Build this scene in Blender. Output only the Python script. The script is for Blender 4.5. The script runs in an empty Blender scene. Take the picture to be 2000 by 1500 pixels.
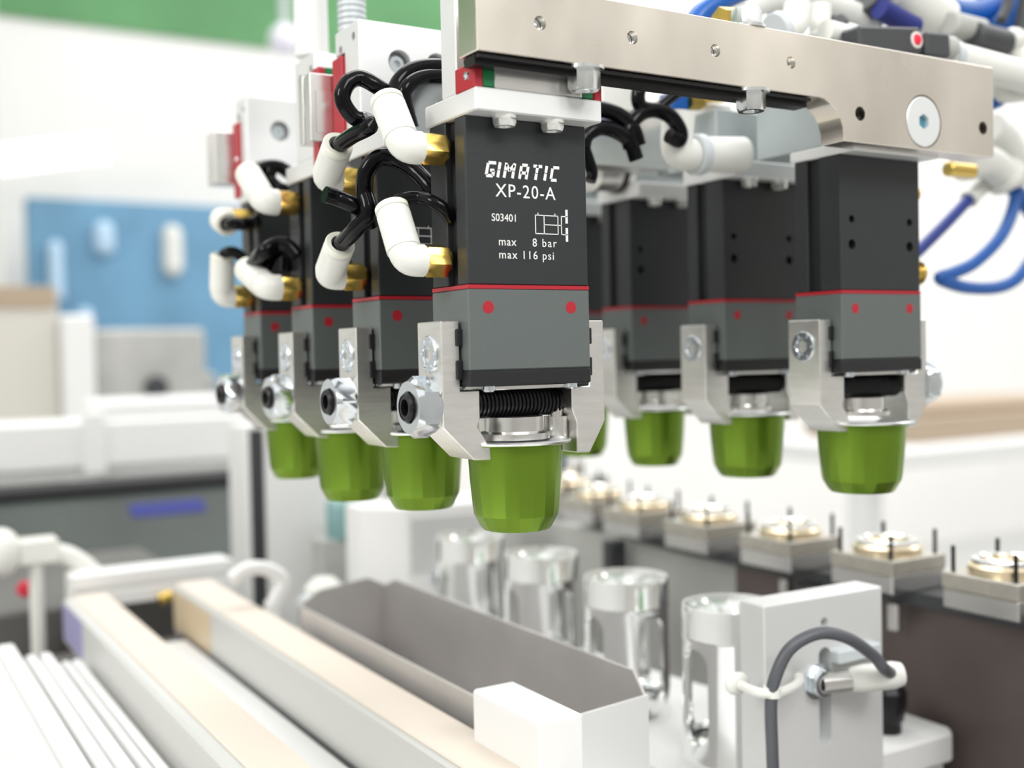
import bpy, bmesh, math, random
from mathutils import Vector, Matrix
random.seed(4)
S = 0.001                                   # the scene is laid out in millimetres
scn = bpy.context.scene
COL = scn.collection
PI = math.pi

# ------------------------------------------------------------------ camera
FPX = 2189.586
YAW, PITCH, ROLL = 0.5404, -0.0281, -0.0210
CAM = Vector((-148.26, -269.35, -18.35))
FWD = Vector((math.sin(YAW)*math.cos(PITCH), math.cos(YAW)*math.cos(PITCH), math.sin(PITCH)))
R0 = Vector((math.cos(YAW), -math.sin(YAW), 0)); U0 = R0.cross(FWD)
RGT = R0*math.cos(ROLL) + U0*math.sin(ROLL)
UP = -R0*math.sin(ROLL) + U0*math.cos(ROLL)
cd = bpy.data.cameras.new('camera'); cam = bpy.data.objects.new('camera', cd); COL.objects.link(cam)
cd.sensor_fit = 'HORIZONTAL'; cd.sensor_width = 36; cd.lens = 36*FPX/2000
cd.clip_start = 0.01; cd.clip_end = 100
m = Matrix((RGT, UP, -FWD)).transposed().to_4x4(); m.translation = CAM*S
cam.matrix_world = m
cd.dof.use_dof = True; cd.dof.focus_distance = 0.326; cd.dof.aperture_fstop = 7.2; cd.dof.aperture_blades = 0
scn.camera = cam

def at(px, py, **k):
    """surveyed point of the place (mm), from its bearing and one known coordinate"""
    d = FWD + RGT*((px-1000)/FPX) - UP*((py-750)/FPX)
    (a, v), = k.items()
    t = v if a == 'd' else (v - CAM['xyz'.index(a)])/d['xyz'.index(a)]
    return CAM + d*t

# ------------------------------------------------------------------ light
scn.view_settings.view_transform = 'Standard'; scn.view_settings.look = 'None'
scn.view_settings.gamma = 1; scn.view_settings.use_curve_mapping = False
scn.view_settings.exposure = 0.25
w = bpy.data.worlds.new('hall_light'); scn.world = w; w.use_nodes = True
bg = w.node_tree.nodes['Background']; bg.inputs[0].default_value = (1.0, 1.0, 0.99, 1); bg.inputs[1].default_value = 0.95
def area(name, loc, target, size, power, col=(1, 1, 1), sy=None):
    l = bpy.data.lights.new(name, 'AREA'); o = bpy.data.objects.new(name, l); COL.objects.link(o)
    l.energy = power; l.size = size; l.color = col
    if sy: l.shape = 'RECTANGLE'; l.size_y = sy
    o.location = loc
    o.rotation_euler = (Vector(target)-Vector(loc)).to_track_quat('-Z', 'Y').to_euler()
    return o
area('hall_lamp_left', (-1.3, -0.1, 0.7), (0, 0.1, 0.0), 0.5, 9.5, (1, 0.98, 0.95))
area('hall_lamp_front', (0.5, -1.5, 1.2), (0.1, 0.1, -0.05), 0.6, 11)
area('hall_lamp_top', (0.3, 0.8, 1.9), (0.15, 0.3, -0.1), 1.2, 14)
area('added_table_fill', (-0.05, -0.30, 0.30), (0.06, 0.0, -0.18), 0.16, .8)  # added fill light to whiten the near table, not a machine part
area('added_fill_back', (1.6, 1.5, 2.4), (1.6, 2.6, -0.2), 2.0, 32)  # added light that brightens the back wall, no known fixture
area('added_fill_right', (3.6, 0.4, 2.3), (4.5, 1.5, -0.3), 1.6, 60)  # unseen fill put in to lift the right wall towards white

# ------------------------------------------------------------------ materials
MATS = {}
def mat(name, col, metal=0.0, rough=0.5, bump=0.0, bscale=400.0, var=0.0, vscale=60.0, stretch=(1, 1, 1), coat=0.0, emit=0.0, trans=0.0, rvar=0.0):
    mt = bpy.data.materials.new(name); mt.use_nodes = True
    nt = mt.node_tree; b = nt.nodes['Principled BSDF']
    b.inputs['Base Color'].default_value = (*col, 1); b.inputs['Metallic'].default_value = metal
    b.inputs['Roughness'].default_value = rough
    if coat: b.inputs['Coat Weight'].default_value = coat; b.inputs['Coat Roughness'].default_value = 0.05
    if trans: b.inputs['Transmission Weight'].default_value = trans
    if emit: b.inputs['Emission Color'].default_value = (*col, 1); b.inputs['Emission Strength'].default_value = emit
    if bump or var or rvar:
        tc = nt.nodes.new('ShaderNodeTexCoord'); mp = nt.nodes.new('ShaderNodeMapping')
        mp.inputs['Scale'].default_value = stretch
        nt.links.new(tc.outputs['Object'], mp.inputs[0])
    if bump:
        n = nt.nodes.new('ShaderNodeTexNoise'); n.inputs['Scale'].default_value = bscale; n.inputs['Detail'].default_value = 3
        nt.links.new(mp.outputs[0], n.inputs['Vector'])
        bp = nt.nodes.new('ShaderNodeBump'); bp.inputs['Strength'].default_value = bump; bp.inputs['Distance'].default_value = 0.0004
        nt.links.new(n.outputs['Fac'], bp.inputs['Height']); nt.links.new(bp.outputs[0], b.inputs['Normal'])
    if var or rvar:
        n = nt.nodes.new('ShaderNodeTexNoise'); n.inputs['Scale'].default_value = vscale; n.inputs['Detail'].default_value = 4
        nt.links.new(mp.outputs[0], n.inputs['Vector'])
    if var:
        mr = nt.nodes.new('ShaderNodeMapRange'); mr.inputs['From Min'].default_value = 0.3; mr.inputs['From Max'].default_value = 0.7
        mr.inputs['To Min'].default_value = 1-var; mr.inputs['To Max'].default_value = 1+var
        nt.links.new(n.outputs['Fac'], mr.inputs['Value'])
        vm = nt.nodes.new('ShaderNodeVectorMath'); vm.operation = 'SCALE'; vm.inputs[0].default_value = col
        nt.links.new(mr.outputs[0], vm.inputs['Scale']); nt.links.new(vm.outputs[0], b.inputs['Base Color'])
    if rvar:
        mr = nt.nodes.new('ShaderNodeMapRange'); mr.inputs['From Min'].default_value = 0.3; mr.inputs['From Max'].default_value = 0.7
        mr.inputs['To Min'].default_value = max(0.02, rough-rvar); mr.inputs['To Max'].default_value = rough+rvar
        nt.links.new(n.outputs['Fac'], mr.inputs['Value']); nt.links.new(mr.outputs[0], b.inputs['Roughness'])
    MATS[name] = mt
    return mt
DARK = mat('anthracite_anodised', (.030, .033, .035), .35, .42, .15, 900)
SLOT = mat('black_plastic', (.006, .006, .007), 0, .5)
GREY = mat('grey_anodised', (.125, .142, .138), .3, .42, .12, 900)
RED = mat('red_enamel', (.38, .010, .022), 0, .4)
GREEN = mat('green_plastic', (.0, .17, .05), 0, .4)
ALU = mat('silver_anodised', (.75, .755, .75), .35, .42, .05, 700)
JAW = mat('milled_aluminium', (.80, .79, .76), 1, .34, .10, 250, .05, 90, (1, 1, 6))
NICKEL = mat('nickel_plate', (.86, .80, .715), 1, .30, .03, 120, .15, 15, (1, 1, .6), rvar=.09)  # colour mottling paints cloudy reflections into the plate
STEEL = mat('bright_steel', (.72, .71, .69), 1, .25)
ZINC = mat('zinc_plated_steel', (.70, .745, .78), 1, .2, 0, 1, .04, 300)
BRASS = mat('brass', (.72, .50, .13), 1, .24)
WHITE = mat('white_plastic', (.74, .74, .695), 0, .35)
GREYP = mat('pale_grey_plastic', (.55, .59, .60), 0, .4)
TUBE = mat('glossy_black_tube', (.003, .003, .004), 0, .10)
TUBE.node_tree.nodes['Principled BSDF'].inputs['Specular IOR Level'].default_value = .16
BLUE = mat('blue_tube', (.0, .085, .36), 0, .35)
NAVY = mat('navy_rubber', (.012, .02, .17), 0, .7)
CAPS = mat('green_lacquered_aluminium', (.155, .265, .022), .75, .29, .05, 300, .05, 60, (1, 1, .2))
FOIL = mat('foil', (.83, .84, .85), 1, .3, .2, 500)
PRINT = mat('white_print', (.80, .80, .77), 0, .6)
ROD = mat('black_oxide_thread', (.012, .011, .012), .4, .35)
TROUGH = mat('dark_stainless', (.56, .54, .53), .72, .45, .05, 700, .05, 40)
BEIGE = mat('beige_belt', (.68, .60, .52), 0, .5)
WPAINT = mat('white_paint', (.79, .79, .78), 0, .45)
CLEAR = mat('turned_aluminium', (.95, .96, .955), .93, .12, rvar=.03, vscale=160)
CHROME = mat('polished_aluminium', (.92, .93, .92), 1, .12)
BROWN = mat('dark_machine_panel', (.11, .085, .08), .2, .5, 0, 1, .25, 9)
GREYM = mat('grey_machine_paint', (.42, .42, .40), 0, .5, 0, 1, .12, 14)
GLASSD = mat('dark_tinted_glass', (.032, .042, .036), 0, .6, 0, 1, .4, 8)
BLUEP = mat('blue_machine_panel', (.13, .29, .44), 0, .45, 0, 1, .18, 5)
PUCKT = mat('bronze_anodised', (.56, .53, .47), .85, .32, 0, 1, .1, 120)
GOLD = mat('gold_anodised', (.88, .74, .52), 1, .28)
SLATE = mat('slate_rubber', (.042, .044, .048), 0, .45)
CABLE = mat('cable_sheath', (.085, .088, .10), 0, .4)
WALL = mat('wall_paint', (.80, .795, .77), 0, .7, 0, 1, .03, 2)
GRNW = mat('green_wall_paint', (.095, .27, .105), 0, .6, 0, 1, .12, 3)
FLOORM = mat('floor_coating', (.50, .50, .49), 0, .4, 0, 1, .06, 5)
FRONTW = mat('grey_wall_paint', (.64, .625, .60), 0, .7)
LILAC = mat('violet_blue_film', (.32, .31, .52), 0, .4)
CARD = mat('cardboard', (.42, .33, .24), 0, .7)
LAMPG = mat('lamp_glass', (1, .98, .94), 0, .5, emit=1.2)
LEDR = mat('red_lens', (.75, .02, .06), 0, .25)

# ------------------------------------------------------------------ mesh helpers (all in mm, in the thing's own frame)
class B:
    def __init__(s): s.bm = bmesh.new()
    def _add(s, verts, faces):
        vs = [s.bm.verts.new(v) for v in verts]; fs = []
        for f in faces:
            try: fs.append(s.bm.faces.new([vs[i] for i in f]))
            except ValueError: pass
        return vs, fs
    def box(s, x0, x1, y0, y1, z0, z1, bev=0.0, rot=None, about=None, seg=1):
        v = [(x, y, z) for z in (z0, z1) for y in (y0, y1) for x in (x0, x1)]
        vs, fs = s._add(v, [(0, 2, 3, 1), (4, 5, 7, 6), (0, 1, 5, 4), (2, 6, 7, 3), (0, 4, 6, 2), (1, 3, 7, 5)])
        if bev:
            es = list({e for f in fs for e in f.edges})
            r = bmesh.ops.bevel(s.bm, geom=es, offset=bev, segments=seg, affect='EDGES', profile=.5)
            vs = list({q for f in r['faces'] for q in f.verts} | {q for q in vs if q.is_valid})
        if rot is not None:
            bmesh.ops.rotate(s.bm, verts=[q for q in vs if q.is_valid], cent=about or ((x0+x1)/2, (y0+y1)/2, (z0+z1)/2), matrix=rot)
        return s
    def prism(s, pts, a0, a1, axis='y', bev=0.0):
        """pts in the plane normal to axis: y -> (x,z), z -> (x,y), x -> (y,z)"""
        def mk(p, a): return {'y': (p[0], a, p[1]), 'z': (p[0], p[1], a), 'x': (a, p[0], p[1])}[axis]
        n = len(pts)
        vs, fs = s._add([mk(p, a0) for p in pts] + [mk(p, a1) for p in pts],
               [tuple(range(n)), tuple(range(2*n-1, n-1, -1))] + [(i, n+i, n+(i+1) % n, (i+1) % n) for i in range(n)])
        bmesh.ops.recalc_face_normals(s.bm, faces=fs)
        if bev:
            es = list({e for f in fs for e in f.edges})
            bmesh.ops.bevel(s.bm, geom=es, offset=bev, segments=1, affect='EDGES', profile=.5)
        return s
    def lathe(s, prof, c=(0, 0, 0), axis=(0, 0, 1), n=24, mod=None, closed=False, roll=0.0):
        """prof: (r, h) or ('hex', r, h); revolved about axis through c"""
        q = Vector(axis).normalized().to_track_quat('Z', 'Y'); c = Vector(c)
        rings = []; V = []; F = []
        for p in prof:
            hexa = p[0] == 'hex'
            r, h = (p[1], p[2]) if hexa else p
            if r <= 1e-6: rings.append([len(V)]); V.append(c + q @ Vector((0, 0, h))); continue
            ring = []
            for i in range(n):
                t = 2*PI*i/n; rr = r
                if hexa: rr = r*math.cos(PI/6)/math.cos(((t + PI/6) % (PI/3)) - PI/6)
                if mod: rr *= mod(t, h)
                ring.append(len(V)); V.append(c + q @ Vector((rr*math.cos(t+roll), rr*math.sin(t+roll), h)))
            rings.append(ring)
        pairs = list(zip(rings, rings[1:])) + ([(rings[-1], rings[0])] if closed else [])
        for a, b in pairs:
            if len(a) == 1 and len(b) == 1: continue
            for i in range(n):
                j = (i+1) % n
                if len(a) == 1: F.append((a[0], b[j], b[i]))
                elif len(b) == 1: F.append((a[i], a[j], b[0]))
                else: F.append((a[i], a[j], b[j], b[i]))
        vs, fs = s._add(V, F)
        bmesh.ops.recalc_face_normals(s.bm, faces=fs)
        return s
    def cyl(s, p0, p1, r, r2=None, n=20, ch=0.0):
        p0, p1 = Vector(p0), Vector(p1); L = (p1-p0).length; r2 = r if r2 is None else r2
        ch = min(ch, r*.5, L*.4)
        prof = [(0, 0), (r-ch, 0)] + ([(r, ch), (r2, L-ch)] if ch else [(r2, L)]) + ([(r2-ch, L)] if ch else []) + [(0, L)]
        return s.lathe(prof, p0, p1-p0, n)
    def tube(s, pts, r, n=12, smooth=True, sub=8, cap=True):
        P = [Vector(p) for p in pts]
        if smooth and len(P) > 2:
            Q = []
            E = [P[0]*2-P[1]] + P + [P[-1]*2-P[-2]]
            for i in range(1, len(E)-2):
                a, b, c, d = E[i-1:i+3]
                for k in range(sub):
                    t = k/sub
                    Q.append(.5*((2*b) + (c-a)*t + (2*a-5*b+4*c-d)*t*t + (3*b-a-3*c+d)*t**3))
            P = Q + [P[-1]]
        T = [(P[min(i+1, len(P)-1)]-P[max(i-1, 0)]).normalized() for i in range(len(P))]
        nrm = T[0].orthogonal().normalized(); V = []; F = []
        for i, p in enumerate(P):
            nrm = (nrm - T[i]*nrm.dot(T[i])).normalized(); bn = T[i].cross(nrm)
            for k in range(n):
                t = 2*PI*k/n; V.append(p + (nrm*math.cos(t) + bn*math.sin(t))*r)
        for i in range(len(P)-1):
            for k in range(n):
                F.append((i*n+k, i*n+(k+1) % n, (i+1)*n+(k+1) % n, (i+1)*n+k))
        if cap: F += [tuple(range(n-1, -1, -1)), tuple(range((len(P)-1)*n, len(P)*n))]
        s._add(V, F); return s
    def sphere(s, c, r, sc=(1, 1, 1)):
        rt = bmesh.ops.create_uvsphere(s.bm, u_segments=20, v_segments=12, radius=r)
        for v in rt['verts']: v.co = Vector(c) + Vector((v.co.x*sc[0], v.co.y*sc[1], v.co.z*sc[2]))
        return s
    def mesh(s, name, mt, smooth=True, ang=32):
        me = bpy.data.meshes.new(name); 
        for v in s.bm.verts: v.co *= S
        s.bm.to_mesh(me); s.bm.free(); me.materials.append(mt)
        if smooth and len(me.polygons):
            me.polygons.foreach_set('use_smooth', [True]*len(me.polygons)); me.set_sharp_from_angle(angle=math.radians(ang))
        return me
def obj(name, me, parent=None):
    o = bpy.data.objects.new(name, me); COL.objects.link(o)
    if parent: o.parent = parent
    return o
def part(name, b, mt, parent=None, **k): return obj(name, b.mesh(name, mt, **k) if isinstance(b, B) else b, parent)
def tag(o, label=None, cat=None, group=None, kind=None):
    if label: o['label'] = label
    if cat: o['category'] = cat
    if group: o['group'] = group
    if kind: o['kind'] = kind
    return o
def thing(name, label, cat, loc=(0, 0, 0), rz=0.0, group=None):
    o = bpy.data.objects.new(name, None); COL.objects.link(o); o.empty_display_size = .01
    o.location = Vector(loc)*S; o.rotation_euler = (0, 0, rz)
    return tag(o, label, cat, group)
def mono(name, b, mt, label, cat, loc=(0, 0, 0), group=None, **k):
    o = part(name, b, mt, **k); o.location = Vector(loc)*S
    return tag(o, label, cat, group)
def struct(name, b, mt, **k): return tag(part(name, b, mt, **k), kind='structure')
def carve(o, cutters):
    """cut real holes: cutters is a B of closed solids in the object's own mm frame"""
    c = obj('cutter', cutters.mesh('cutter', SLOT, smooth=False)); c.parent = o.parent
    c.location = o.location
    md = o.modifiers.new('cut', 'BOOLEAN'); md.operation = 'DIFFERENCE'; md.object = c; md.solver = 'EXACT'
    bpy.context.view_layer.update()
    dg = bpy.context.evaluated_depsgraph_get()
    me = bpy.data.meshes.new_from_object(o.evaluated_get(dg)); old = o.data; me.name = old.name
    o.modifiers.clear(); o.data = me
    me.polygons.foreach_set('use_smooth', [True]*len(me.polygons)); me.set_sharp_from_angle(angle=math.radians(32))
    cm = c.data; bpy.data.objects.remove(c); bpy.data.meshes.remove(cm); bpy.data.meshes.remove(old)
def copytree(o, parent=None):
    c = o.copy(); COL.objects.link(c); c.parent = parent
    for ch in [q for q in bpy.data.objects if q.parent == o]: copytree(ch, c)
    return c
def screw_mesh(name, r, h, mt=ZINC, hexr=None, axis=(0, 0, 1)):
    """socket screw head: disc of radius r standing h proud, hex recess; origin at its seat"""
    hx = hexr or r*.42
    return B().lathe([(r, -.2), (r, h*.75), (r-h*.25, h), ('hex', hx, h), ('hex', hx*.95, h-r*.45), (0, h-r*.45)], (0, 0, 0), axis, 24).mesh(name, mt)
def hexbolt_mesh(name, af, h, fl, mt=ZINC, axis=(0, 0, 1)):
    """flange bolt head, flange seat at the origin"""
    return B().lathe([(0, 0), (fl, 0), (fl, .9), ('hex', af, 1.2), ('hex', af, h-1), (af*.86, h), (af*.55, h), (af*.5, h-.8), (0, h-.8)], (0, 0, 0), axis, 24).mesh(name, mt)

# ================================================================== the hall
struct('floor', B().box(-2500, 6500, -3500, 3600, -960, -900), FLOORM)
struct('wall_back', B().box(-2500, 6500, 3000, 3120, -900, 907), WALL)
struct('trim_1', B().box(-2500, 1620, 2990, 3120, 907, 1700), GRNW)
struct('trim_2', B().box(1620, 6500, 3000, 3120, 907, 1700), WALL)
struct('wall_right', B().box(6400, 6500, -3500, 3000, -900, 1700), WALL)
struct('wall_front', B().box(-2500, 6500, -3620, -3500, -900, 2600), FRONTW)
struct('wall_left', B().box(-2600, -2500, -3500, 3120, -900, 1700), WALL)

# ================================================================== gripper units
PITCHY = 58.86; XR = 144.7; CX, CY = 20.0, 10.6
def strokes(b, pts, wd, y, t=.06, sh=0.0):
    for (x0, z0), (x1, z1) in zip(pts, pts[1:]):
        a = Vector((x0+sh*z0, 0, z0)); c = Vector((x1+sh*z1, 0, z1)); d = (c-a).normalized(); n = Vector((-d.z, 0, d.x))*wd/2
        a2, c2 = a-d*wd*.35, c+d*wd*.35
        q = [a2+n, c2+n, c2-n, a2-n]
        b._add([(p.x, y, p.z) for p in q] + [(p.x, y-t, p.z) for p in q],
               [(3, 2, 1, 0), (4, 5, 6, 7), (0, 1, 5, 4), (1, 2, 6, 5), (2, 3, 7, 6), (3, 0, 4, 7)])
def text_mesh(txt, size, x, z, y, xs=1.0, spacing=1.0):
    cu = bpy.data.curves.new('printed_text', 'FONT'); cu.body = txt; cu.size = size*S; cu.extrude = .00003; cu.space_character = spacing
    cu.resolution_u = 3
    o = bpy.data.objects.new('printed_text', cu); COL.objects.link(o)
    bpy.context.view_layer.update()
    me = bpy.data.meshes.new_from_object(o.evaluated_get(bpy.context.evaluated_depsgraph_get()))
    me.transform(Matrix.Translation((x*S, y*S, z*S)) @ Matrix.Rotation(PI/2, 4, 'X') @ Matrix.Diagonal((xs, 1, 1, 1)))
    bpy.data.objects.remove(o); bpy.data.curves.remove(cu); me.materials.clear(); me.materials.append(PRINT); me.name = 'printed_text'
    return me
YF = -CY - .02                                # front face, own frame (origin at the housing's axis, z of the red line)
LET = {'G': [[(2.5, 3.6), (.7, 3.6)], [(.3, 3.1), (.3, .5)], [(.6, 0), (2.1, 0)], [(2.4, .3), (2.4, 1.1)], [(2.3, 1.5), (1.6, 1.5)]],
       'I': [[(.3, 0), (.3, 1.6)], [(.3, 2.0), (.3, 3.6)]], 'C': [[(2.2, 3.6), (.8, 3.6)], [(.3, 3.0), (.3, .6)], [(.7, 0), (2.0, 0)]],
       'M': [[(.3, 0), (.3, 1.5)], [(.3, 1.9), (.3, 3.6)], [(.6, 3.2), (1.5, 1.9)], [(1.8, 2.0), (2.7, 3.2)], [(3.0, 3.6), (3.0, 1.9)], [(3.0, 1.5), (3.0, 0)]],
       'A': [[(.3, 0), (.3, 3.0)], [(.8, 3.6), (2.0, 3.6)], [(2.5, 3.0), (2.5, 0)], [(.6, 1.4), (2.2, 1.4)]],
       'T': [[(-.1, 3.6), (1.0, 3.6)], [(1.2, 3.6), (2.2, 3.6)], [(1.0, 3.2), (1.0, 1.8)], [(1.0, 1.4), (1.0, 0)]]}
def logo(b, x, z):
    adv = dict(G=3.75, I=2.05, M=5.0, A=4.6, T=3.75, C=3)
    for ch in 'GIMATIC':
        for st in LET[ch]: strokes(b, [(x + px + .22*pz, z + pz) for px, pz in st], .86, YF)
        x += adv[ch]
def schematic(b, x, z):
    L = lambda *p: strokes(b, [(x+u, z+v) for u, v in p], .26, YF)
    L((0, 0), (7.6, 0), (7.6, 5.2), (0, 5.2), (0, 0)); L((2.9, 0), (2.9, 5.2)); L((2.9, 2.6), (8.8, 2.6))
    L((10.8, 5.2), (8.8, 5.2), (8.8, 0), (10.8, 0)); L((.9, 5.2), (.9, 5.8)); L((6.6, 5.2), (6.6, 5.8))
    for v in (5.2, 0): strokes(b, [(x+10.6, z+v-1.7), (x+10.6, z+v+1.7)], .8, YF)
G = {}
def build_gripper_meshes():
    sy0, sy1 = -4.6, 1.0
    prof = [(-20, -10.6), (20, -10.6), (20, sy0), (17.6, sy0), (17.6, sy1), (20, sy1), (20, 10.6), (-20, 10.6), (-20, sy1), (-17.6, sy1), (-17.6, sy0), (-20, sy0)]
    h = part('housing', B().prism(prof, .5, 46.7, 'z', .35), DARK)
    cut = B()
    for x, z, r in ((-14.6, 24.8, 1.35), (14.6, 24.8, 1.35), (-14.6, 16.2, 1.75), (14.6, 16.2, 1.75)): cut.cyl((x, 8, z), (x, 12, z), r)
    carve(h, cut); G['housing'] = h.data; bpy.data.objects.remove(h)
    G['slot_insert'] = B().box(-18.3, -17.5, sy0+.05, sy1-.05, .6, 46.5).mesh('slot_insert', SLOT); G['slot_insert_b'] = B().box(17.5, 18.3, sy0+.05, sy1-.05, .6, 46.5).mesh('slot_insert', SLOT)
    G['red_line'] = B().box(-20.12, 20.12, -10.72, 10.72, -.55, .5).mesh('red_line', RED)
    G['lower_housing'] = B().box(-20.2, 20.2, -10.8, 10.8, -23.2, -.55, .4).mesh('lower_housing', GREY)
    G['bottom_plate'] = B().prism([(-20.4, -10.9), (20.4, -10.9), (20.4, 10.9), (-20.4, 10.9)], -27.6, -23.2, 'z', .5).mesh('bottom_plate', SLOT)
    G['slide_plate'] = B().box(-13, 13, -8.5, 8.5, -28.8, -27.6, .2).mesh('slide_plate', STEEL)
    G['red_dot'] = B().lathe([(0, .12), (1.75, .12), (1.75, -.2)], (0, 0, 0), (0, -1, 0), 20).mesh('red_dot', RED)
    G['plate_screw'] = B().lathe([(0, 0), (1.9, 0), (1.9, -1.2), (1.5, -1.6), ('hex', .9, -1.6), ('hex', .8, -.8), (0, -.8)], n=18).mesh('plate_screw', ZINC)
    # jaws (own frame: x as in the housing), extruded over y -6.6..7.9
    lj = [(-26.6, -9.3), (-20.9, -9.3), (-20.9, -28.7), (-14.8, -28.7), (-14.8, -36.6), (-15.7, -38.9), (-10.8, -46.6), (-11.0, -48.6), (-17.0, -48.2), (-26.6, -38.8)]
    G['jaw_a'] = B().prism(lj, -6.6, 8.0, 'y', .3).mesh('jaw', JAW)
    rj = [(28.0, -9.3), (22.4, -9.3), (22.4, -28.7), (16.2, -28.7), (16.2, -35.5), (17.8, -39.2), (17.7, -48.3), (22.4, -48.5), (28.0, -39.2)]
    G['jaw_b'] = B().prism(rj, -6.6, 8.0, 'y', .3).mesh('jaw', JAW)
    b = B()
    for z0, z1 in ((-16.3, -11.5), (-25.6, -20.2)): b.box(-22.2, -20.1, -7.2, 7.2, z0, z1, .25)
    G['guide_a'] = b.mesh('jaw_guide', SLOT)
    b = B()
    for z0, z1 in ((-16.3, -11.5), (-25.6, -20.2)): b.box(20.1, 23.4, -7.2, 7.2, z0, z1, .25)
    G['guide_b'] = b.mesh('jaw_guide', SLOT)
    hx = [(5.3, -.3), (5.3, .35), (4.9, .7), (2.9, .7), (2.7, .4), ('hex', 2.2, .4), ('hex', 2.1, -.9), (0, -.9)]
    b = B().lathe(hx, (0, 0, 0), (-1, 0, 0), 24)
    for k in range(6): b.cyl((-.65, 3.9*math.cos(k*PI/3), 3.9*math.sin(k*PI/3)), (-.95, 3.9*math.cos(k*PI/3), 3.9*math.sin(k*PI/3)), .5, n=8)
    G['jaw_screw'] = b.mesh('jaw_screw', ZINC)
    G['hex_nut'] = B().lathe([(4.1, 0), (7.6, 0), ('hex', 8.7, .9), ('hex', 8.7, 5.4), (7.3, 6.9), (4.7, 6.9), (4.2, 6.3)], (0, 0, 0), (-1, 0, 0), 36, closed=True).mesh('hex_nut', ZINC)
    prof = [(0, -1.6), (2.2, -1.6), (2.3, -8.2), (3.6, -8.2), (4.1, -7.6), (4.1, -3)]
    x = 6.0
    while x < 42: prof += [(4.15, x), (4.15, x+.55), (3.6, x+.75), (3.6, x+1.05)]; x += 1.3
    prof += [(3.6, 42.5), (3.6, 48.5), (0, 48.5)]
    G['threaded_rod'] = B().lathe(prof[3:], (-26.6, 0, 0), (1, 0, 0), 20).mesh('threaded_rod', ROD)
    G['thread_bore'] = B().lathe([(0, 4), (2.3, 4), (2.4, 0), (3.6, 0), (4.0, .5), (4.2, 5)], (0, 0, 0), (1, 0, 0), 20).mesh('thread_bore', ROD)
    G['ejector'] = B().lathe([(0, -36.9), (8.6, -36.9), (8.6, -41.0), (10.5, -41.6), (10.5, -43.3), (0, -43.3)], n=32).lathe([(0, -37.5), (3.6, -37.5), (3.6, -44.2), (0, -44.2)], (14.6, 0, 0), n=20).mesh('push_pad', STEEL)
    G['ejector_stem'] = B().cyl((14.6, 0, -37.8), (14.6, 0, -35.0), 2.2, n=14).mesh('push_stem', STEEL)
    b = B(); logo(b, -13.9, 30.6); G['logo'] = b.mesh('printed_logo', PRINT, smooth=False)
    b = B(); schematic(b, 2.2, 15.2); G['schematic'] = b.mesh('printed_symbol', PRINT, smooth=False)
    G['text'] = [text_mesh('XP-20-A', 5.2, -10.7, 25.0, YF, .98, 1.12), text_mesh('S03401', 3.0, -12.2, 18.2, YF, .95, 1.0),
                 text_mesh('max', 3.3, -10.1, 11.5, YF, .98, 1.1), text_mesh('8 bar', 3.3, 1.0, 11.5, YF, .98, 1.22),
                 text_mesh('max 116 psi', 3.3, -10.1, 7.9, YF, .98, 1.17)]
    G['text_c'] = [text_mesh('-C', 4.2, -3.2, 12.5, YF, .9, 1.1)]
    b = B(); schematic(b, -8.5, 17.5); G['schematic_c'] = b.mesh('printed_symbol', PRINT, smooth=False)
build_gripper_meshes()
def gripper(k, x0, label, rz, prints, group):
    g = thing('gripper', label, 'gripper', (x0+CX, k*PITCHY+CY, 0), rz, group)
    obj('slot_insert', G['slot_insert_b'], g)
    for n in ('housing', 'slot_insert', 'red_line', 'lower_housing', 'bottom_plate', 'slide_plate'): obj(n, G[n], g)
    for sx in (-13.9, 13.6):
        o = obj('red_dot', G['red_dot'], g); o.location = (sx*S, -10.75*S, -5.7*S)
        o = obj('red_dot', G['red_dot'], g); o.location = (sx*S, 10.75*S, -5.7*S); o.rotation_euler = (0, 0, PI)
    for sx in (-13, 14.5):
        for y in (-8.6, 8.6):
            o = obj('plate_screw', G['plate_screw'], g); o.location = (sx*S, y*S, -27.6*S)
    ja = obj('jaw', G['jaw_a'], g); jb = obj('jaw', G['jaw_b'], g)
    if rz:
        ja.rotation_euler = (0, 0, PI); jb.rotation_euler = (0, 0, PI); pass
    obj('jaw_guide', G['guide_a'], ja); obj('jaw_guide', G['guide_b'], jb)
    o = obj('jaw_screw', G['jaw_screw'], ja); o.location = (-26.6*S, .9*S, -18.4*S)
    o = obj('jaw_screw', G['jaw_screw'], jb); o.location = (28.0*S, .9*S, -18.4*S); o.rotation_euler = (0, 0, PI)
    r = obj('threaded_rod', G['threaded_rod'], g); r.location = (-1.4*S if rz else 0, .8*S, -33.0*S)
    n = obj('hex_nut', G['hex_nut'], r); n.location = (-26.6*S, 0, 0); n.rotation_euler = (math.radians((0, 28, 14, 40)[k]), 0, 0)
    n = obj('thread_bore', G['thread_bore'], r); n.location = (-34.6*S, 0, 0)
    e = obj('push_pad', G['ejector'], g); obj('push_stem', G['ejector_stem'], e)
    if prints == 'A':
        obj('printed_logo', G['logo'], g); obj('printed_symbol', G['schematic'], g)
        for t in G['text']: obj('printed_text', t, g)
    else:
        obj('printed_symbol', G['schematic_c'], g)
        for t in G['text_c']: obj('printed_text', t, g)
    return g
LN = ['frontmost gripper of the left row, dark housing with white lettering',
      'second gripper of the left row, half hidden by the lettered front gripper',
      'third gripper of the left row, slim dark housing between second and last ones',
      'last gripper of the left row, farthest back beside the blue panel']
RN = ['frontmost gripper of the right row, under the rail lug',
      'second gripper of the right row, dark face behind the one under the rail lug',
      'third gripper of the right row, blurred, its left jaw showing just past the front gripper',
      'last gripper of the right row, mostly hidden behind the lettered front gripper']
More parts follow.
